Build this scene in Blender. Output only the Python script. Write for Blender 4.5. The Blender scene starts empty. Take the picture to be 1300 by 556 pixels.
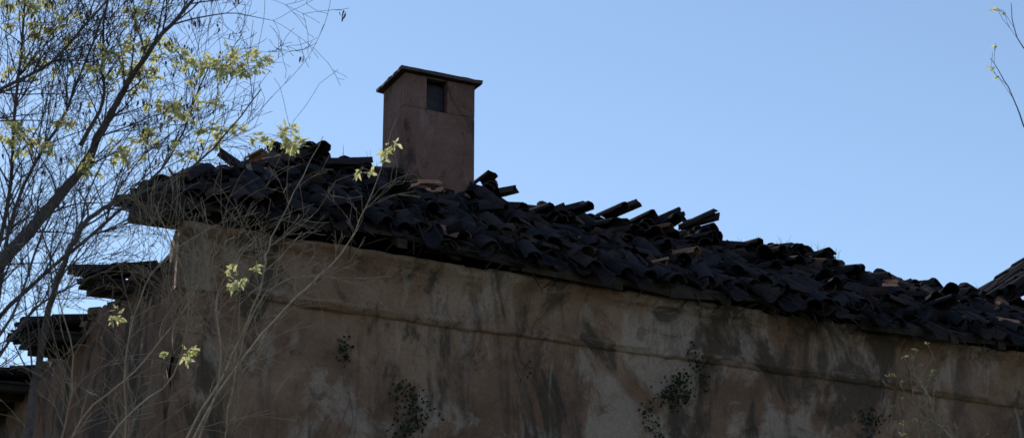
import bpy, math, random
import numpy as np
from mathutils import Vector, Matrix, noise
random.seed(7)
R=random.random
def U(a,b): return a+(b-a)*R()
scene=bpy.context.scene
scene.view_settings.view_transform='Standard'
scene.view_settings.look='None'
scene.view_settings.exposure=0

# ------------------------------------------------------------- frame of the building
D1=Vector((0.898,0.440,0)).normalized()
D2=Vector((-D1.y,D1.x,0))
C0=Vector((-3.05,17.73,0))
UP=Vector((0,0,1))
def W(a,b,z): return C0+D1*a+D2*b+UP*z

class MB:
    def __init__(s): s.v=[];s.f=[];s.t=[];s.m=[]
    def add(s,vs,fs,tint=0.5,mi=0):
        o=len(s.v); s.v.extend([tuple(v) for v in vs]); s.t.extend([tint]*len(vs))
        s.f.extend([tuple(i+o for i in f) for f in fs]); s.m.extend([mi]*len(fs))
    def box(s,a0,a1,b0,b1,z0,z1,tint=0.5,mi=0):
        vs=[W(a,b,z) for z in (z0,z1) for a,b in ((a0,b0),(a1,b0),(a1,b1),(a0,b1))]
        s.add(vs,[(0,3,2,1),(4,5,6,7),(0,1,5,4),(1,2,6,5),(2,3,7,6),(3,0,4,7)],tint,mi)
    def tube(s,pts,rad,n=4,tint=0.5,mi=0):
        vs=[];fs=[]
        for i,p in enumerate(pts):
            d=(pts[min(i+1,len(pts)-1)]-pts[max(i-1,0)])
            if d.length<1e-6: d=Vector((0,0,1))
            d.normalize()
            x=d.cross(Vector((0.3,1,0.2))); x.normalize(); y=d.cross(x)
            for k in range(n):
                t=2*math.pi*k/n
                vs.append(p+(x*math.cos(t)+y*math.sin(t))*rad[i])
        for i in range(len(pts)-1):
            for k in range(n):
                k2=(k+1)%n
                fs.append((i*n+k,i*n+k2,(i+1)*n+k2,(i+1)*n+k))
        fs.append(tuple(range(n))[::-1]); fs.append(tuple((len(pts)-1)*n+k for k in range(n)))
        s.add(vs,fs,tint,mi)
    def obj(s,name,mats,parent=None,smooth=False):
        me=bpy.data.meshes.new(name); me.from_pydata(s.v,[],s.f)
        at=me.attributes.new('tint','FLOAT','POINT'); at.data.foreach_set('value',s.t)
        for m in mats: me.materials.append(m)
        me.polygons.foreach_set('material_index',s.m)
        if smooth: me.polygons.foreach_set('use_smooth',[True]*len(me.polygons))
        me.update()
        ob=bpy.data.objects.new(name,me); scene.collection.objects.link(ob)
        if parent: ob.parent=parent
        return ob
def empty(name):
    e=bpy.data.objects.new(name,None); scene.collection.objects.link(e); return e

# ------------------------------------------------------------- materials
def mat(name):
    m=bpy.data.materials.new(name); m.use_nodes=True
    nt=m.node_tree; b=nt.nodes['Principled BSDF']; b.inputs['Roughness'].default_value=0.9
    b.inputs['Specular IOR Level'].default_value=0.15
    return m,nt,b
def N(nt,t,**k):
    n=nt.nodes.new(t)
    for a,v in k.items(): setattr(n,a,v)
    return n
def ramp(nt,fac,stops):
    r=N(nt,'ShaderNodeValToRGB'); nt.links.new(fac,r.inputs[0])
    e=r.color_ramp.elements
    while len(e)<len(stops): e.new(0.5)
    for i,(p,c) in enumerate(stops):
        e[i].position=p; e[i].color=(*c,1) if len(c)==3 else c
    return r.outputs[0]
def noise_n(nt,vec,scale,detail=8,rough=0.6,dist=0.0):
    n=N(nt,'ShaderNodeTexNoise'); n.inputs['Scale'].default_value=scale
    n.inputs['Detail'].default_value=detail; n.inputs['Roughness'].default_value=rough
    n.inputs['Distortion'].default_value=dist
    nt.links.new(vec,n.inputs['Vector']); return n.outputs['Fac']
def mapping(nt,vec,scale=(1,1,1),loc=(0,0,0)):
    m=N(nt,'ShaderNodeMapping'); m.inputs['Scale'].default_value=scale; m.inputs['Location'].default_value=loc
    nt.links.new(vec,m.inputs['Vector']); return m.outputs[0]
def mix(nt,fac,c1,c2,mode='MIX'):
    m=N(nt,'ShaderNodeMix',data_type='RGBA',blend_type=mode)
    for s,v in ((m.inputs[0],fac),(m.inputs[6],c1),(m.inputs[7],c2)):
        if isinstance(v,(int,float)): s.default_value=v
        elif isinstance(v,tuple): s.default_value=(*v,1)
        else: nt.links.new(v,s)
    return m.outputs[2]
def scl(nt,f,k):
    m=N(nt,'ShaderNodeMath',operation='MULTIPLY'); nt.links.new(f,m.inputs[0]); m.inputs[1].default_value=k; return m.outputs[0]
def bump(nt,b,h,st=0.5,dist=0.03):
    n=N(nt,'ShaderNodeBump'); n.inputs['Strength'].default_value=st; n.inputs['Distance'].default_value=dist
    nt.links.new(h,n.inputs['Height']); nt.links.new(n.outputs[0],b.inputs['Normal'])

def plaster(name,k=1.0,tint=(1,1,1),patch=0.55,streak=0.54):
    m,nt,b=mat(name)
    o=N(nt,'ShaderNodeTexCoord').outputs['Object']
    c=lambda r,g,bb:(r*k*tint[0],g*k*tint[1],bb*k*tint[2])
    n1=noise_n(nt,o,0.7,10,0.65,0.5)
    base=ramp(nt,n1,[(0.32,c(.15,.086,.060)),(0.46,c(.23,.135,.092)),(0.56,c(.29,.178,.122)),(0.70,c(.34,.235,.175))])
    n2=noise_n(nt,mapping(nt,o,(1.0,1.0,0.7),(3,1,5)),1.0,12,0.70,0.6)
    f2=ramp(nt,n2,[(patch-0.03,(0,0,0)),(patch+0.03,(1,1,1))])
    col=mix(nt,scl(nt,f2,.62),base,c(.40,.32,.27))
    # green-black mould
    n6=noise_n(nt,mapping(nt,o,(1.15,1.15,0.55),(11,4,2)),1.2,13,0.70,1.1)
    f6=ramp(nt,n6,[(0.515,(0,0,0)),(0.585,(1,1,1))])
    col=mix(nt,scl(nt,f6,.80),col,c(.058,.046,.036))
    n3=noise_n(nt,mapping(nt,o,(2.4,2.4,0.4),(7,2,1)),1.0,9,0.68,0.7)
    f3=ramp(nt,n3,[(streak,(0,0,0)),(streak+.09,(1,1,1))])
    col=mix(nt,scl(nt,f3,.55),col,c(.06,.046,.042))
    n7=noise_n(nt,mapping(nt,o,(3.5,3.5,0.8),(1,9,4)),1.0,8,0.68,0.5)
    f7=ramp(nt,n7,[(0.59,(0,0,0)),(0.66,(1,1,1))])
    col=mix(nt,scl(nt,f7,.38),col,c(.46,.39,.33))
    n4=noise_n(nt,o,5.0,8,0.74,0.3)
    f4=ramp(nt,n4,[(0.56,(0,0,0)),(0.63,(1,1,1))])
    col=mix(nt,scl(nt,f4,.5),col,c(.085,.056,.043))
    n5=noise_n(nt,o,40,4,0.7)
    col=mix(nt,0.4,col,ramp(nt,n5,[(0.3,(.4,.4,.4)),(0.7,(1.1,1.1,1.1))]),'MULTIPLY')
    nt.links.new(col,b.inputs['Base Color'])
    ad=N(nt,'ShaderNodeMath',operation='ADD'); nt.links.new(n4,ad.inputs[0]); nt.links.new(n2,ad.inputs[1])
    bump(nt,b,ad.outputs[0],1.0,0.05)
    return m
M_wall=plaster('old_plaster',1.0)
M_side=plaster('shaded_plaster',0.62,(1.06,1,1),0.62,.52)  # darker copy of the wall plaster, side face's shade put into the colour
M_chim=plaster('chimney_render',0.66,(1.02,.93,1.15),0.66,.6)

def tile_mat():
    m,nt,b=mat('weathered_terracotta')
    o=N(nt,'ShaderNodeTexCoord').outputs['Object']
    at=N(nt,'ShaderNodeAttribute',attribute_name='tint').outputs['Fac']
    base=ramp(nt,at,[(0.0,(.018,.017,.023)),(0.5,(.031,.027,.033)),(0.88,(.052,.037,.037)),(0.955,(.14,.072,.055)),(1.0,(.46,.25,.18))])
    n=noise_n(nt,o,9,6,0.7)
    col=mix(nt,0.8,base,ramp(nt,n,[(0.3,(.4,.42,.42)),(0.7,(1.25,1.2,1.1))]),'MULTIPLY')
    nt.links.new(col,b.inputs['Base Color']); bump(nt,b,n,0.5,0.02)
    b.inputs['Specular IOR Level'].default_value=0.08; b.inputs['Roughness'].default_value=1.0
    return m
M_tile=tile_mat()
def simple(name,c1,c2,scale=6,stretch=(1,1,1),rough=0.9):
    m,nt,b=mat(name); o=N(nt,'ShaderNodeTexCoord').outputs['Object']
    n=noise_n(nt,mapping(nt,o,stretch),scale,6,0.65)
    nt.links.new(ramp(nt,n,[(0.3,c1),(0.7,c2)]),b.inputs['Base Color']); bump(nt,b,n,0.4,0.02)
    b.inputs['Roughness'].default_value=rough
    return m
M_wood=simple('rotten_wood',(.018,.014,.013),(.06,.045,.036),9)
M_slab=simple('chimney_slab',(.05,.036,.038),(.11,.075,.072),10)
M_flueshade=simple('flue_shade',(.03,.03,.042),(.06,.06,.075),10)  # dark bluish colour painted in for the shade inside the flue
M_bark=simple('bark',(.055,.046,.048),(.13,.11,.105),20)
M_twigpale=simple('pale_twig',(.22,.165,.12),(.40,.31,.23),20)
M_ground=simple('dry_grass_ground',(.05,.07,.03),(.13,.12,.07),0.6)
M_stone=simple('rubble_stone',(.07,.045,.035),(.17,.12,.085),4)
def leafmat(name,c1,c2,tr=0.6):
    m=bpy.data.materials.new(name); m.use_nodes=True; nt=m.node_tree; nt.nodes.clear()
    out=N(nt,'ShaderNodeOutputMaterial'); d=N(nt,'ShaderNodeBsdfDiffuse'); t=N(nt,'ShaderNodeBsdfTranslucent'); mx=N(nt,'ShaderNodeMixShader')
    at=N(nt,'ShaderNodeAttribute',attribute_name='tint').outputs['Fac']
    col=ramp(nt,at,[(0,c1),(1,c2)])
    nt.links.new(col,d.inputs[0]); nt.links.new(col,t.inputs[0]); mx.inputs[0].default_value=tr
    nt.links.new(d.outputs[0],mx.inputs[1]); nt.links.new(t.outputs[0],mx.inputs[2]); nt.links.new(mx.outputs[0],out.inputs[0])
    return m
M_leaf=leafmat('spring_leaf',(.50,.52,.20),(.80,.76,.44),0.68)
M_bud=leafmat('shaded_bud',(.20,.20,.09),(.36,.33,.18),0.4)
M_pod=leafmat('dry_seed_pod',(.05,.035,.03),(.12,.085,.06),0.25)
M_ivy=leafmat('ivy_leaf',(.020,.026,.014),(.045,.052,.028),0.2)

# ------------------------------------------------------------- ground
g=MB(); S=900
n=24
vs=[];fs=[]
for j in range(n+1):
    for i in range(n+1):
        vs.append((-S+2*S*i/n,-S+2*S*j/n,0))
for j in range(n):
    for i in range(n):
        q=j*(n+1)+i; fs.append((q,q+1,q+n+2,q+n+1))
g.add(vs,fs); g.obj('ground',[M_ground])

# ------------------------------------------------------------- house
house=empty('abandoned_house')
AL=17.0
def nz(a,b,c,s=1.0): return noise.noise(Vector((a*s,b*s,c*s)))
def ss(x): x=max(0,min(1,x)); return x*x*(3-2*x)
def grid(fn,nu,nv,mb,tint=0.5,mi=0,flip=False):
    vs=[fn(i/nu,j/nv) for j in range(nv+1) for i in range(nu+1)]
    fs=[]
    for j in range(nv):
        for i in range(nu):
            q=j*(nu+1)+i; f=(q,q+1,q+nu+2,q+nu+1)
            fs.append(f[::-1] if flip else f)
    mb.add(vs,fs,tint,mi)
w=MB()
def fw(u,v):
    a=u*AL; z=3.5+v*4.5
    k=min(1,a/0.15)
    d=0.016*nz(a,0,z,1.2)+0.014*nz(a,3,z,5)*k
    h=nz(a,31,z*1.1,1.3)+.35*nz(a,2,z,6)
    if h>.20 and a>.3: d+=.018
    return W(a+(0.05*nz(0,1,z,3)+.03*nz(0,1,z,9) if a==0 else 0),d,z)
grid(fw,340,110,w)
w.box(0.06,AL,0.06,0.5,0,8.0)
w.box(0.0,AL,0.0,0.059,0,3.49)
w.obj('front_wall',[M_wall],house,True)
s=MB()
def topz(b):
    t=7.93+0.10*nz(b,7,1,2.2)+0.05*nz(b,2,4,7)
    if 0.20<b<1.28: t-=0.42*max(0,math.sin((b-0.20)/1.08*math.pi))**0.5
    return t
BL=8.2
def fs_(u,v):
    b=u*BL; z=3.5+v*(topz(b)-3.5)
    return W(0.05*nz(1,b,z,1.5)+0.045*nz(4,b,z,6)-0.004,b,z)
grid(fs_,130,70,s,flip=True)
for i in range(40):
    b0=0.5+i*(BL-0.5)/40; b1=0.5+(i+1)*(BL-0.5)/40
    s.box(0.09,0.5,b0,b1-0.001,0,topz((b0+b1)/2)-0.02)
s.box(0.5,AL,BL-0.5,BL,0,7.9); s.box(AL-0.5,AL,0.5,BL-0.5,0,8.0)
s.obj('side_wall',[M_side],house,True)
st=MB()
for i in range(110):
    b=U(0.1,BL-0.3); a=U(0.0,0.35); z=topz(b)+U(-0.06,0.02); r=U(.03,.08)
    mtx=Matrix.Rotation(U(0,6),3,'Z')@Matrix.Rotation(U(-.4,.4),3,'X')
    c=W(a,b,z); vv=[]
    for dz in (-1,1):
        for dx,dy in ((-1,-1),(1,-1),(1,1),(-1,1)):
            vv.append(c+mtx@Vector((dx*r*U(.8,1.5),dy*r*U(.7,1.1),dz*r*U(.5,.8))))
    st.add(vv,[(0,3,2,1),(4,5,6,7),(0,1,5,4),(1,2,6,5),(2,3,7,6),(3,0,4,7)],R())
st.obj('wall_head_stones',[M_stone],house)
cz=MB()
prof=[(-.03,8.0),(.13,7.995),(.135,7.955),(.11,7.935),(.10,7.90),(.07,7.885),(.06,7.845),(.035,7.83),(.03,7.49),(.055,7.478),(.07,7.455),(.065,7.425),(.04,7.41),(.035,7.385),(-.03,7.37)]
na=420; vs=[];fs=[]
for i in range(na+1):
    a=-0.02+i*(AL+0.02)/na
    for j,(p,z) in enumerate(prof):
        ch=0
        if 8<j<14 and nz(a,9,j*.1,2.3)>0.12: ch=0.03
        if 0<j<7 and nz(a,19,j*.2,1.9)>0.25: ch=0.05
        vs.append(W(a,-p+0.014*nz(a,j,2,2)+0.012*nz(a,j,2,9)+ch*(p>.04),z+0.03*nz(a,5,0,0.6)+0.014*nz(a,j,6,6)))
m_=len(prof)
for i in range(na):
    for j in range(m_-1):
        q=i*m_+j; fs.append((q,q+1,q+m_+1,q+m_))
fs.append(tuple(range(m_)))
cz.add(vs,fs); cz.obj('cornice',[M_wall],house,True)

# ------------------------------------------------------------- roof
RB=2.3; APA=2.0; SL=0.63
ZE=8.13
def zfront(a,b):
    f=max(0,(b+.25)/2.55)
    return ZE+(b+0.25)*SL+0.03*nz(a,0,0,0.55)+0.035*nz(a,b,0,1.7)-.085*ss((a-1.5)/4)-f*(.12*ss((a-8.6)/.4)+.13*ss((a-3.9)/.7))
dk=MB()
def deck(p,th=0.035):
    vs=[Vector(q) for q in p]+[Vector(q)-UP*th for q in p]; k=len(p)
    f=[tuple(range(k)),tuple(range(k,2*k))[::-1]]+[(i,(i+1)%k+0,(i+1)%k+k,i+k)[::-1] for i in range(k)]
    dk.add(vs,f)
na=30
for i in range(na):
    a0=APA+(AL+.3-APA)*i/na; a1=APA+(AL+.3-APA)*(i+1)/na
    deck([W(a0,-.22,zfront(a0,-.22)),W(a1,-.22,zfront(a1,-.22)),W(a1,RB,zfront(a1,RB)),W(a0,RB,zfront(a0,RB))])
    deck([W(a0,RB,zfront(a0,RB)),W(a1,RB,zfront(a1,RB)),W(a1,BL+.3,7.95),W(a0,BL+.3,7.95)])
z2=zfront(APA,RB)
deck([W(-.12,-.22,8.12),W(APA,-.22,zfront(APA,-.22)),W(APA,RB,z2)])
deck([W(0.75,1.3,8.3),W(.12,.0,8.18),W(APA,RB,z2)])
deck([W(0.3,BL+.2,7.98),W(.35,1.5,8.0),W(APA,RB,z2)])
deck([W(0.3,BL+.2,7.97),W(APA,RB,z2),W(APA,BL+.3,7.95)])
for i in range(28):
    a=0.25+i*0.6+U(-.1,.1)
    vs=[]; e=-.24+U(-.06,.08)
    for b in (e,0.6):
        for da,dz in ((-.05,-.12),(.05,-.12),(.05,-.037),(-.05,-.037)):
            vs.append(W(a+da,b,zfront(a,b)+dz))
    dk.add(vs,[(0,1,2,3),(7,6,5,4),(0,4,5,1),(1,5,6,2),(2,6,7,3),(3,7,4,0)])
# sagging eave boards, added to extend the soffit's dark shade, and splintered laths
a=.6
while a<AL-1:
    L=U(.5,1.3)
    if R()<.8:
        d0,d1=U(.02,.10),U(.02,.10); vs=[]
        for aa,dd in ((a,d0),(a+L,d1)):
            z=zfront(aa,-.2)
            for bb,zz in ((-.232,z-.04),(-.205,z-.04),(-.205,z-.05-dd),(-.232,z-.05-dd)): vs.append(W(aa,bb,zz))
        dk.add(vs,[(0,1,2,3),(7,6,5,4),(0,4,5,1),(1,5,6,2),(2,6,7,3),(3,7,4,0)])
    a+=L+.01
for i in range(200):
    a=U(.5,14); p=W(a,-.20+U(-.05,.05),zfront(a,-.2)-.03); L=U(.08,.32)
    d=Vector((U(-1,1),U(-.4,.1),U(-.6,.05))).normalized()*L
    dk.tube([p,p+d*.5,p+d+Vector((0,0,-.02))],[.010,.008,.004],4)
def beam(a0,a1,b0,b1,z0,z1,tilt=0):
    vs=[W(a,b,z+(tilt*(a1-a) if tilt else 0)) for z in (z0,z1) for a,b in ((a0,b0),(a1,b0),(a1,b1),(a0,b1))]
    dk.add(vs,[(0,3,2,1),(4,5,6,7),(0,1,5,4),(1,2,6,5),(2,3,7,6),(3,0,4,7)])
beam(-.46,.6,-.05,.13,8.00,8.14,-.02)
beam(-.50,.5,-.16,.16,8.145,8.18,-.02)
for (b0,b1,zz,ex) in ((1.36,1.75,7.84,-.50),(3.35,4.15,7.86,-.52),(5.5,7.4,7.84,-.5)):
    k=int((b1-b0)/.5)+1
    for q in range(k+1):
        bb=b0+.06+(b1-b0-.14)*q/max(k,1)
        beam(ex+U(0.05,.16),.5,bb-.04,bb+.04,zz-.07,zz-.002,-.03)
    beam(ex+.02,.45,b0,b1,zz,zz+.03,-.03)
dk.obj('roof_timbers',[M_wood],house)

tl=MB()
def tile(org,ax,ay,an,L=.46,r0=.105,r1=.082,up=True,tint=.5,arc=math.pi*.92,seg=6):
    th=.016; vs=[];fs=[]
    sg=1 if up else -1
    jr=[U(-.016,.016) for _ in range(seg+1)]
    if R()<.35:
        q=U(-.16,.16)
        jr=[x+q*(k/seg-.5) for k,x in enumerate(jr)]
    for e,(t,r) in enumerate(((0,r0),(L,r1))):
        for rr in (r,r-th):
            for k in range(seg+1):
                an_=(-arc/2+arc*k/seg)
                yy=t+(jr[k] if e==0 else -jr[k])
                vs.append(org+ax*(rr*math.sin(an_))+ay*yy+an*(sg*rr*(math.cos(an_)-.35)))
    n1=seg+1
    for k in range(seg):
        fs.append((k,k+1,2*n1+k+1,2*n1+k)); fs.append((n1+k+1,n1+k,3*n1+k,3*n1+k+1))
        fs.append((k+1,k,n1+k,n1+k+1)); fs.append((2*n1+k,2*n1+k+1,3*n1+k+1,3*n1+k))
    fs.append((0,2*n1,3*n1,n1)); fs.append((seg,n1+seg,3*n1+seg,2*n1+seg))
    tl.add(vs,fs,tint)
def jitter_axes(ax,ay,an,j1,j2):
    q=Matrix.Rotation(U(-j1,j1),3,an)@Matrix.Rotation(U(-j2,j2),3,ax)@Matrix.Rotation(U(-j2,j2)*1.5,3,ay)
    return q@ax,q@ay,q@an
def rt():
    x=R()
    return x*.93 if x<.975 else U(.93,.98)
ay=(D2+UP*SL).normalized(); ax=D1.copy(); an=ax.cross(ay).normalized()
exp_=.36; rows=int(((RB+.25)*math.sqrt(1+SL*SL))/exp_)+1
sp=.215
for c in range(int((AL+.6)/sp)):
    a0=-.30+c*sp
    for r in range(rows):
        for cov in (0,1):
            a=a0+(sp/2 if cov else 0)
            run=-.04+r*exp_
            b=-.28+run*ay.dot(D2)
            hip=b+.25-.45
            if a<hip-.05: continue
            chaos=ss((nz(a,b,5,.8)+.5)/.5)
            miss=(.04 if cov==0 else .10+.6*chaos)
            if r==0: miss+=.15
            if R()<miss: continue
            j=.06+.7*chaos*R() if R()>.1 else .6
            X,Y,Z=jitter_axes(ax,ay,an,j,j*.35)
            slide=U(-.04,.04)+chaos*U(-.2,.1)-(U(.03,.15) if r==0 and R()<.3 else 0)
            zz=(zfront(a,b) if a>0.2 else 8.10+(b+.25)*SL)
            p=W(a+U(-.02,.02)+chaos*U(-.08,.08),b,zz)+an*((.05 if not cov else .085)+U(-.008,.02)+.004+chaos*U(-.03,.03))+ay*slide
            tile(p,X,Y,Z,up=bool(cov) if R()>.15*chaos else not cov,tint=rt(),L=.46 if R()>.4*chaos else U(.16,.4))
apex=W(APA,RB,z2)
def fill(p0,p1,p2,dens=.95):
    e=(p1-p0); L=e.length; e.normalize(); h=(p2-p0); h=h-e*h.dot(e); H=h.length; h.normalize()
    n_=e.cross(h).normalized()
    if n_.z<0: n_=-n_
    t2=(p2-p0).dot(e)
    for r in range(int(H/exp_)+1):
        y=r*exp_
        lo=t2*y/H; hi=L+(t2-L)*y/H
        x=lo
        while x<hi:
            for cov in (0,1):
                if R()<dens-(.08*cov):
                    X,Y,Z=jitter_axes(e,h,n_,.06,.04)
                    tile(p0+e*(x+(sp/2)*cov)+h*y+n_*(.06+.045*cov),X,Y,Z,up=bool(cov),tint=rt(),seg=4)
            x+=sp
fill(W(.35,1.6,8.0),W(.3,BL+.2,8.0),apex)
fill(W(0.3,BL+.3,7.98),W(AL,BL+.3,7.96),W(APA,RB,z2),.9)
nr=14
for i in range(int((AL-APA)/sp)):
    a=APA+i*sp
    for r in range(nr):
        f=r/nr; b=BL+.2+(RB-BL-.2)*f
        zz=7.98+(zfront(a,RB)-7.98)*f
        hy=(W(0,RB,zfront(a,RB))-W(0,BL+.2,7.98)).normalized()
        nn=hy.cross(D1).normalized()
        if nn.z<0: nn=-nn
        tile(W(a,b,zz)+nn*.09,D1,hy,nn,up=True,tint=rt(),seg=4,r0=.12,r1=.11)
for (b0,b1,zz,ex,nrw) in ((-.18,.26,8.15,-.52,3),(1.34,1.78,7.865,-.56,2),(3.32,4.2,7.885,-.56,3),(5.45,7.45,7.87,-.56,3)):
    yy=(D1+UP*.22).normalized(); xx=-D2; n_=xx.cross(yy).normalized()
    if n_.z<0: n_=-n_
    b=b0+.09
    while b<b1:
        for r in range(nrw):
            for cov in (0,1):
                if R()<.9:
                    X,Y,Z=jitter_axes(xx,yy,n_,.10,.06)
                    tile(W(ex+U(-.05,.08),b+cov*sp/2,zz-.02)+yy*(r*.34)+n_*(.03+.035*cov+.02),X,Y,Z,up=bool(cov),tint=rt(),r0=.095,r1=.08)
        b+=sp
for i in range(int((AL-APA)/.34)):
    a=APA+i*.34
    if R()<.5: continue
    X,Y,Z=jitter_axes(D2,D1,UP,.35,.16)
    tile(W(a,RB+U(-.05,.05),zfront(a,RB)+.08+U(-.02,.03)),X,Y,Z,up=True,r0=.12,r1=.10,tint=rt(),L=.44)
h0=W(-.40,-.22,8.16); hd=(apex-h0); HL=hd.length; hd.normalize(); hx=hd.cross(UP).normalized(); hn=hx.cross(hd).normalized()
for i in range(int(HL/.34)+1):
    if R()<.3: continue
    X,Y,Z=jitter_axes(hx,hd,hn,.35,.2)
    tile(h0+hd*(i*.34)+hn*(.08+U(-.03,.02)),X,Y,Z,up=True,r0=.12,r1=.10,tint=rt())
def loose(a,b,h,yaw,pit,L=.42,up=True,tint=None,r=.11):
    Y=(Matrix.Rotation(yaw,3,'Z')@(-D2)); Y=(Y*math.cos(pit)+UP*math.sin(pit)).normalized()
    X=Y.cross(UP).normalized(); Z=X.cross(Y).normalized()
    X,Y,Z=jitter_axes(X,Y,Z,.1,.15)
    zz=zfront(a,min(b,RB))+h
    tile(W(a,b,zz),X,Y,Z,L=L,up=up,tint=rt() if tint is None else tint,r0=r,r1=r*.82)
for i in range(800):
    a=U(.3,AL-1); b=U(-.2,RB+.1)
    if a<b-.1: continue
    loose(a,b,U(.08,.15),U(-3,3),U(-.65,.1),L=U(.08,.40),up=R()<.6)
for i in range(90):
    a=U(1.8,11.5)
    loose(a,RB+U(-.25,.1),U(.06,.15),U(-1.5,1.5),U(-.3,.3),L=U(.12,.38),up=R()<.7)
for a,h,y,p,L in ((4.05,.2,.2,.25,.25),(4.2,.15,1.2,.3,.3),
                  (4.95,.14,.9,.2,.42),(5.1,.17,.5,.1,.42),(5.6,.20,.3,.2,.42),(5.68,.24,.6,.1,.42),
                  (6.2,.18,.8,.45,.46),(6.28,.25,1.0,.25,.42),(6.35,.18,.2,.1,.42),(6.68,.22,1.0,.45,.46),(6.74,.28,1.1,.3,.42),(6.82,.18,.1,.1,.4),
                  (6.0,.16,.3,.1,.4),(2.0,.12,.3,.2,.35),(2.65,.12,1.4,.1,.4)):
    loose(a,RB-.1,h,y,p,L)
for i in range(70):
    a=U(4.3,8.75); loose(a,RB+U(-.6,.0),U(.07,.14),U(-.5,.5),U(-.5,.0),L=.42)
for a,b,h,y,p,L in ((3.0,1.55,.22,1.9,.40,.36),(3.1,1.5,.16,1.2,.1,.2),(4.2,RB,.22,.2,.2,.14),(4.3,RB,.18,1.9,.3,.16),(5.1,.1,.16,.4,.1,.16),(.95,1.0,.22,.7,.3,.2),(10.2,-.15,.14,1.3,.0,.22),(10.6,-.2,.1,.3,0,.16),(8.6,1.0,.16,1.2,0,.2),(9.3,1.9,.16,1.2,0,.2),(2.8,1.3,.16,.7,.1,.14),(5.3,.6,.16,1.7,.1,.14),(9.6,.2,.15,1.5,0,.25)):
    loose(a,b,h,y,p,L,True,.985,.07)  # pale tint paints these pieces as sunlit tile bits
# ------- small raised gable at the right
dz0,dz1=9.33,10.45; xa,xm,xb=11.0,12.6,14.2
for x0 in (xa,xb):
    e_=W(x0,1.3,dz0); up_=(W(xm,1.3,dz1)-e_); H=up_.length; up_.normalize()
    al=D2.copy(); nn=al.cross(up_).normalized()
    if nn.z<0: nn=-nn
    b=0.05
    while b<1.4:
        for r in range(int(H/.36)+1):
            for cov in (0,1):
                X,Y,Z=jitter_axes(al,up_,nn,.12,.06)
                if R()<.1: continue
                tile(e_+al*(b+cov*sp/2)+up_*(r*.36-.04)+nn*(.04+.04*cov),X,Y,Z,up=bool(cov),tint=R()*.4,r0=.10)
        b+=sp
tl.obj('roof_tiles',[M_tile],house)
tw=MB()
tw.box(xa+.3,xb-.3,1.55,2.7,8.5,9.35)
tw.add([W(xa+.3,1.549,9.35),W(xb-.3,1.549,9.35),W(xm,1.549,10.3)],[(0,1,2)])
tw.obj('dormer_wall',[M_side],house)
tr_=MB()
for x0 in (xa,xb):
    vs=[W(x0,1.3,dz0),W(xm,1.3,dz1),W(xm,2.8,dz1),W(x0,2.8,dz0)]
    vs+= [v-UP*.07 for v in vs]
    tr_.add(vs,[(0,1,2,3),(7,6,5,4),(0,4,5,1),(1,5,6,2),(2,6,7,3),(3,7,4,0)],.6)
tr_.obj('dormer_roof',[M_wood],house)

wd=MB()
for i in range(110):
    a=random.choice([U(7.5,9),U(10,12.5),U(1,4),U(.2,2)]); b=min(RB,a+.3)-U(0,.3)
    p=W(a,b,zfront(a,b)+.12); h=U(.08,.30)
    for q_ in range(3):
        q=Vector((U(-.08,.08),U(-.08,.08),h*U(.5,1))); wd.tube([p,p+q*.5,p+q+Vector((U(-.04,.04),0,0))],[.003,.0025,.001],3,R())
wd.obj('roof_weeds',[M_bark],house)

# ------------------------------------------------------------- chimney
ch=MB()
CA,CB=3.05,2.0; CW,CD=.86,.62; ZB=9.2; ZT=10.935
t=.09
ch.box(CA,CA+CW,CB+CD-t,CB+CD,ZB,ZT)
ch.box(CA,CA+t,CB+t+.0,CB+CD-t,ZB,ZT)
ch.box(CA+CW-t,CA+CW,CB+t,CB+CD-t,ZB,ZT)
ox0,ox1,oz=CA+.27,CA+.52,ZT-.40
ch.box(CA,CA+CW,CB,CB+t,ZB,oz)
ch.box(CA,ox0,CB,CB+t,oz,ZT-.0)
ch.box(ox1,CA+CW,CB,CB+t,oz,ZT-.0)
ch.box(ox0,ox1,CB,CB+t,ZT-.02,ZT)
o=ch.obj('chimney_shaft',[M_chim],house)
bv=o.modifiers.new('b','BEVEL'); bv.width=.008
sl=MB()
sl.box(CA+t,CA+CW-t,CB+t,CB+CD-t,ZB,oz-.05); sl.box(CA+.1,CA+CW-.1,CB+t+.06,CB+t+.09,oz-.04,ZT-.01)  # plug and panel behind the opening, coloured as the dark hollow
sl.obj('chimney_flue',[M_flueshade],house)
cp=MB()
nu=10
def cap(z0,z1,ov):
    vs=[]
    ring=[]
    for i in range(nu): ring.append((CA-ov+(CW+2*ov)*i/nu,CB-ov))
    for i in range(nu): ring.append((CA+CW+ov,CB-ov+(CD+2*ov)*i/nu))
    for i in range(nu): ring.append((CA+CW+ov-(CW+2*ov)*i/nu,CB+CD+ov))
    for i in range(nu): ring.append((CA-ov,CB+CD+ov-(CD+2*ov)*i/nu))
    for z in (z0,z1):
        for a,b in ring: vs.append(W(a+U(-.006,.006),b+U(-.006,.006),z+U(-.005,.005)))
    n_=len(ring)
    f=[tuple(range(n_))[::-1],tuple(range(n_,2*n_))]+[(i,(i+1)%n_,(i+1)%n_+n_,i+n_) for i in range(n_)]
    cp.add(vs,f)
cap(ZT+.006,ZT+.045,.065)
cp.obj('chimney_cap',[M_slab],house)

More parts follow.
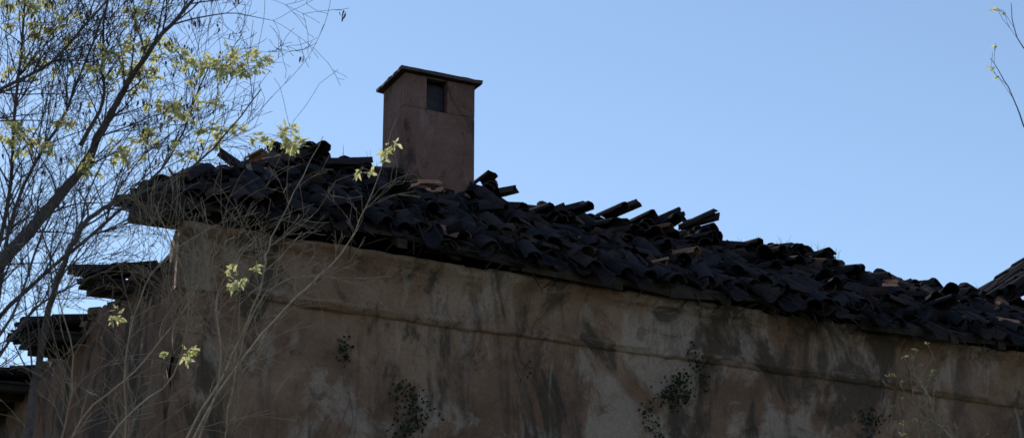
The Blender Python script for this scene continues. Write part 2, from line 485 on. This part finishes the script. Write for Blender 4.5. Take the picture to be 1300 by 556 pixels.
# ------------------------------------------------------------- plants
def leaf(mb,p,d,L,wd_,tint,mi):
    d=d.normalized(); x=d.cross(Vector((U(-1,1),U(-1,1),U(-1,1)))).normalized(); n_=x.cross(d)
    vs=[p,p+d*L*.3+x*wd_*.5+n_*L*.04,p+d*L*.65+x*wd_*.4+n_*L*.02,p+d*L-n_*L*.1,p+d*L*.65-x*wd_*.4+n_*L*.02,p+d*L*.3-x*wd_*.5+n_*L*.04]
    mb.add(vs,[(0,1,2,3),(0,3,4,5)],tint,mi)
im=MB()
for a,z0,z1,wdt,k in ((2.3,6.0,6.75,.16,260),(1.62,6.97,7.08,.05,45),(5.2,6.9,7.2,.17,230),(5.5,7.1,7.5,.10,70),(4.95,6.5,6.9,.10,60),(7.6,6.9,7.1,.18,60),(3.5,7.0,7.1,.04,8)):
    for i in range(k):
        f=R(); z=z0+(z1-z0)*f
        aa=a+random.gauss(0,wdt*.5)*(.5+.8*abs(math.sin(z*7)))+.08*math.sin(z*9)
        leaf(im,W(aa,-.012-U(0,.02)-(.05 if z>7.35 else 0),z+random.gauss(0,.05)),Vector((U(-.6,.6),-.15,U(-1,.2))),U(.02,.045),U(.02,.04),R(),1)
    for q in range(2):
        pts=[W(a+.08*math.sin((z1+(5.6-z1)*t_/8)*5+q)+U(-.02,.02)+q*.04,-.02-(.06 if z1+(5.6-z1)*t_/8>7.35 else 0),z1+(5.6-z1)*t_/8) for t_ in range(9)]
        im.tube(pts,[.003]*9,3)
im.obj('ivy',[M_bark,M_ivy])

class Tree:
    def __init__(s): s.mb=MB(); s.nodes=[]
    def limb(s,pts,r0,r1,mi=0,n=6):
        P=[Vector(p) for p in pts]; out=[]
        for i in range(len(P)-1):
            p0=P[max(i-1,0)];p1=P[i];p2=P[i+1];p3=P[min(i+2,len(P)-1)]
            m=5
            for k in range(m):
                t=k/m
                out.append(.5*((2*p1)+(p2-p0)*t+(2*p0-5*p1+4*p2-p3)*t*t+(3*p1-p0-3*p2+p3)*t**3)+Vector((U(-1,1),U(-1,1),U(-1,1)))*.008)
        out.append(P[-1]); L=len(out)
        rad=[r0+(r1-r0)*(i/(L-1))**.7 for i in range(L)]
        s.mb.tube(out,rad,n,R(),mi)
        return out,rad
    def twig(s,p,d,L,r,lev,mi,grav=0.0,cfg=None):
        n_=max(3,int(L/.07)); n_=min(n_,9)
        pts=[p]; d=d.normalized(); bend=Vector((U(-1,1),U(-1,1),U(-.7,1)))*.10
        for i in range(n_):
            d=(d+bend+Vector((U(-1,1),U(-1,1),U(-1,1)))*.11+Vector((0,0,grav))).normalized()
            pts.append(pts[-1]+d*(L/n_))
        rad=[max(.0017,r*(1-.75*i/n_)) for i in range(n_+1)]
        s.mb.tube(pts,rad,3,R(),mi)
        s.nodes.append(pts[-1])
        if lev>0:
            k=cfg[lev]
            for q in range(int(k*U(.6,1.3))):
                i=random.randint(max(1,n_//4),n_)
                t=(pts[i]-pts[i-1]).normalized()
                side=t.cross(Vector((U(-1,1),U(-1,1),U(-1,1)))).normalized()
                nd=(t*U(.6,1.1)+side*U(.4,.9)+Vector((0,0,.15)))
                s.twig(pts[i],nd,L*U(.35,.65),rad[i]*.65,lev-1,mi,grav,cfg)
    def dress(s,out,rad,k,L0,L1,lev,mi,start=.2,grav=0.01,cfg={1:3,2:5,3:5},bias=Vector((0,0,.3)),zmin=4.0,zmax=99):
        L=len(out); c=0
        for q in range(k*3):
            i=random.randint(int(L*start),L-2)
            if out[i].z<zmin or out[i].z>zmax: continue
            c+=1
            if c>k: break
            t=(out[i+1]-out[i]).normalized()
            side=t.cross(Vector((U(-1,1),U(-1,1),U(-1,1)))).normalized()
            s.twig(out[i],t*U(.5,1)+side*U(.5,1)+bias,U(L0,L1),min(rad[i]*.5,.008),lev,mi,grav,cfg)

T=Tree()
Y0=13.0
def P3(l,dy): return [Vector((x,Y0+dy+0.25*math.sin(i*1.3+dy*5),z)) for i,(x,z) in enumerate(l)]
limbs=[
 ([(-3.9,0),(-3.98,2.6),(-3.86,4.6),(-3.72,5.45),(-3.46,5.84),(-3.2,6.35),(-2.98,6.81),(-2.8,7.1),(-2.51,7.44),(-2.24,7.84),(-2.0,8.3)],.10,.006,0.0,36,3),
 ([(-3.3,0),(-3.2,3.0),(-3.14,4.53),(-3.09,5.27),(-2.93,5.78),(-2.74,6.13),(-2.53,6.38),(-2.13,6.72),(-1.71,7.21)],.05,.004,-.3,24,2),
 ([(-3.86,4.6),(-3.55,5.6),(-3.41,6.47),(-3.14,7.27),(-2.98,8.2)],.025,.007,.4,32,3),
 ([(-2.95,6.87),(-2.88,7.3),(-2.88,7.7),(-2.8,8.3)],.018,.006,.0,16,3),
 ([(-3.86,4.6),(-3.62,5.56),(-3.14,6.18),(-2.72,6.75),(-2.45,7.2),(-2.19,7.75)],.025,.005,.6,28,3),
 ([(-4.0,5.5),(-3.62,6.81),(-3.14,7.38),(-2.66,8.1)],.025,.006,-.4,26,3),
 ([(-4.0,4.9),(-3.55,6.3),(-3.45,7.2),(-3.4,8.2)],.025,.008,.2,28,3),
 ([(-3.98,4.2),(-3.5,4.9),(-3.2,5.5),(-3.05,6.3),(-2.6,7.0)],.02,.004,-.5,22,3),
 ([(-3.98,4.2),(-3.7,5.0),(-3.3,5.7),(-3.1,6.0),(-2.7,6.3)],.02,.004,.5,26,3),
]
for l,r0,r1,dy,k,lev in limbs:
    out,rad=T.limb(P3(l,dy),r0,r1)
    T.dress(out,rad,k,.35,.95,lev,0,.35,cfg={1:2.5,2:4,3:4},zmin=5.0)
nodes=[p for p in T.nodes]
wl=[
 ([(-2.6,0),(-2.35,3.2),(-2.24,4.53),(-1.87,5.21),(-1.63,5.67),(-1.59,6.01),(-1.51,6.41),(-1.30,6.95)],.015,.0025,-.2,16,.8),
 ([(-2.6,0),(-2.4,3.0),(-2.19,4.53),(-1.74,5.38),(-1.39,5.9),(-1.18,6.24),(-.98,6.64),(-.80,7.08)],.014,.0025,.2,12,.45),
 ([(-2.9,0),(-2.7,3.0),(-2.55,4.6),(-2.5,5.44),(-2.32,5.95),(-2.0,6.3)],.012,.003,0,18,.85),
 ([(-2.9,0),(-2.8,3.4),(-2.6,4.7),(-2.2,5.2),(-2.1,5.7),(-2.3,6.2)],.011,.003,-.4,18,.85),
 ([(-3.2,0),(-3.1,3.4),(-2.9,4.8),(-2.5,5.3),(-2.2,5.9),(-2.1,6.3)],.011,.003,.3,18,.85),
 ([(-2.6,0),(-2.3,3.4),(-2.1,4.6),(-1.9,5.2),(-1.95,5.8),(-1.75,6.3)],.011,.003,.1,18,.85),
 ([(-3.2,0),(-3.2,3.4),(-3.0,4.6),(-2.85,5.2),(-2.95,5.7),(-3.1,6.1)],.011,.003,-.1,20,.85),
 ([(-2.2,0),(-2.0,3.4),(-1.9,4.6),(-1.8,5.2),(-1.6,5.7),(-1.2,5.9)],.010,.003,-.1,12,.6),
]
for l,r0,r1,dy,k,LM in wl:
    out,rad=T.limb(P3(l,dy),r0,r1,1,5)
    T.dress(out,rad,k,.2,LM,2,1,.4,grav=-.03,cfg={1:1.5,2:3.5},zmin=4.5,zmax=6.6)
allp=T.nodes
def cluster(x,z,n_,spread,dy=0):
    c=Vector((x,Y0+dy,z))
    src=min(allp,key=lambda p:(Vector((p.x,p.y*.3,p.z))-Vector((c.x,c.y*.3,c.z))).length)
    c.y=src.y+U(-.05,.05)
    T.mb.tube([src,(src+c)/2+Vector((0,0,.02)),c],[.003,.0025,.002],3,R(),1)
    for q in range(int(n_*1.7)):
        o=Vector((random.gauss(0,spread*1.3),random.gauss(0,spread),random.gauss(0,spread*.6)))
        tip=c+o; T.mb.tube([c,(c+tip)/2+Vector((0,0,.01)),tip],[.002,.0015,.001],3,R(),1)
        for k in range(random.randint(6,11)):
            leaf(T.mb,tip+Vector((U(-.02,.02),U(-.02,.02),U(-.02,.02))),o.normalized()*.5+Vector((U(-.9,.9),U(-.9,.9),U(-1.0,.35))),U(.035,.07),U(.015,.027),R(),2)
for x,z,n_,sp_ in ((-3.34,7.86,14,.10),(-3.22,7.78,10,.08),(-3.42,7.52,9,.07),(-2.78,7.46,12,.08),(-2.64,7.42,9,.08),(-2.62,7.84,6,.07),(-2.5,7.62,5,.06),(-2.12,7.47,10,.08),(-1.98,7.42,9,.09),(-1.85,7.36,7,.07),
    (-2.16,7.14,9,.07),(-2.02,7.08,9,.06),(-3.38,6.92,9,.07),(-3.27,6.88,6,.05),(-2.68,6.86,8,.06),(-2.45,6.92,5,.05),(-1.6,6.95,8,.055),(-1.52,6.9,4,.04),(-2.95,6.74,4,.04),(-2.86,6.66,3,.04),(-2.22,6.72,4,.04),(-2.3,7.38,6,.06),(-1.72,7.42,3,.05),
    (-1.86,5.82,2,.04),(-1.76,5.94,2,.04),(-2.22,5.42,3,.04),(-2.66,5.69,2,.03),(-.84,7.02,2,.03),(-.87,6.9,1.3,.03),(-1.0,6.62,1.3,.03),(-3.05,7.1,5,.06),(-2.4,7.2,5,.05)):
    cluster(x,z,n_,sp_)
pc=[p for p in nodes if p.z>6.7]
for q in range(240):
    p=random.choice(pc)
    if p.x< -3.0 and R()<.5: continue
    for k in range(random.randint(2,6)):
        leaf(T.mb,p+Vector((U(-.05,.05),U(-.03,.03),U(-.05,.03))),Vector((U(-.3,.3),U(-.3,.3),-1)),U(.03,.06),U(.010,.018),R(),3)
T.mb.obj('maple_tree',[M_bark,M_twigpale,M_leaf,M_pod])

T2=Tree()
for l,r0,r1,dy,k in (([(5.2,0),(5.1,3),(4.9,5.5),(4.7,7),(4.6,9)],.1,.01,0,14),([(4.9,5.5),(4.2,6.3),(3.62,6.90),(3.42,7.15),(3.27,7.42)],.012,.002,0,3),([(4.7,7),(4.1,7.4),(3.60,7.66),(3.46,7.86)],.010,.002,0,4)):
    out,rad=T2.limb(P3(l,dy*0),r0,r1)
    T2.dress(out,rad,k,.10,.28,1,0,.6,cfg={1:2,2:3},zmin=5)
for p in T2.nodes:
    if R()<.5:
        for k in range(5): leaf(T2.mb,p,Vector((U(-1,1),U(-1,1),U(-1,.5))),U(.02,.05),U(.01,.02),R(),1)
T2.mb.obj('young_tree',[M_bark,M_leaf])

T3=Tree()
for l,r0,r1,dy,k in (([(3.1,0),(2.95,2.6),(2.85,4.4),(2.72,4.95),(2.58,5.2)],.02,.002,0,8),([(3.1,0),(3.05,2.6),(2.95,4.4),(2.85,4.8),(2.70,5.02)],.015,.002,.2,6),([(3.1,0),(2.95,2.8),(2.78,4.3),(2.62,4.8),(2.55,5.05)],.015,.002,-.2,6)):
    out,rad=T3.limb(P3(l,dy),r0,r1)
    T3.dress(out,rad,k,.12,.3,1,0,.6,cfg={1:2,2:3},zmin=4)
for p in T3.nodes:
    for k in range(3): leaf(T3.mb,p,Vector((U(-1,1),U(-1,1),U(-1,.5))),U(.02,.04),U(.010,.018),R(),1)
T3.mb.obj('sapling',[M_twigpale,M_bud])

# ------------------------------------------------------------- light
EL,AZ=32.0,-25.0
sd=Vector((math.sin(math.radians(AZ))*math.cos(math.radians(EL)),math.cos(math.radians(AZ))*math.cos(math.radians(EL)),math.sin(math.radians(EL))))
L=bpy.data.lights.new('sun','SUN'); L.energy=3.5; L.angle=math.radians(.5); L.color=(1,.93,.82)
lo=bpy.data.objects.new('sun',L); scene.collection.objects.link(lo)
lo.rotation_euler=sd.to_track_quat('Z','Y').to_euler()
wld=bpy.data.worlds.new('World'); scene.world=wld; wld.use_nodes=True
nt=wld.node_tree; bg=nt.nodes['Background']
sk=nt.nodes.new('ShaderNodeTexSky'); sk.sky_type='NISHITA'; sk.sun_disc=False
sk.sun_elevation=math.radians(EL); sk.sun_rotation=math.radians(AZ)
sk.air_density=1.0; sk.dust_density=0.03; sk.ozone_density=1.3; sk.altitude=100
nt.links.new(sk.outputs[0],bg.inputs[0]); bg.inputs[1].default_value=0.15

cam=bpy.data.cameras.new('camera'); cam.lens=72; cam.sensor_width=36; cam.clip_end=3000
cam.dof.use_dof=True; cam.dof.focus_distance=19; cam.dof.aperture_fstop=3.5
co=bpy.data.objects.new('camera',cam); scene.collection.objects.link(co)
co.location=(0,0,1.6); co.rotation_euler=(math.radians(110),0,0)
scene.camera=co
print('VERTS tree',len(T.mb.v),'tiles',len(tl.v))
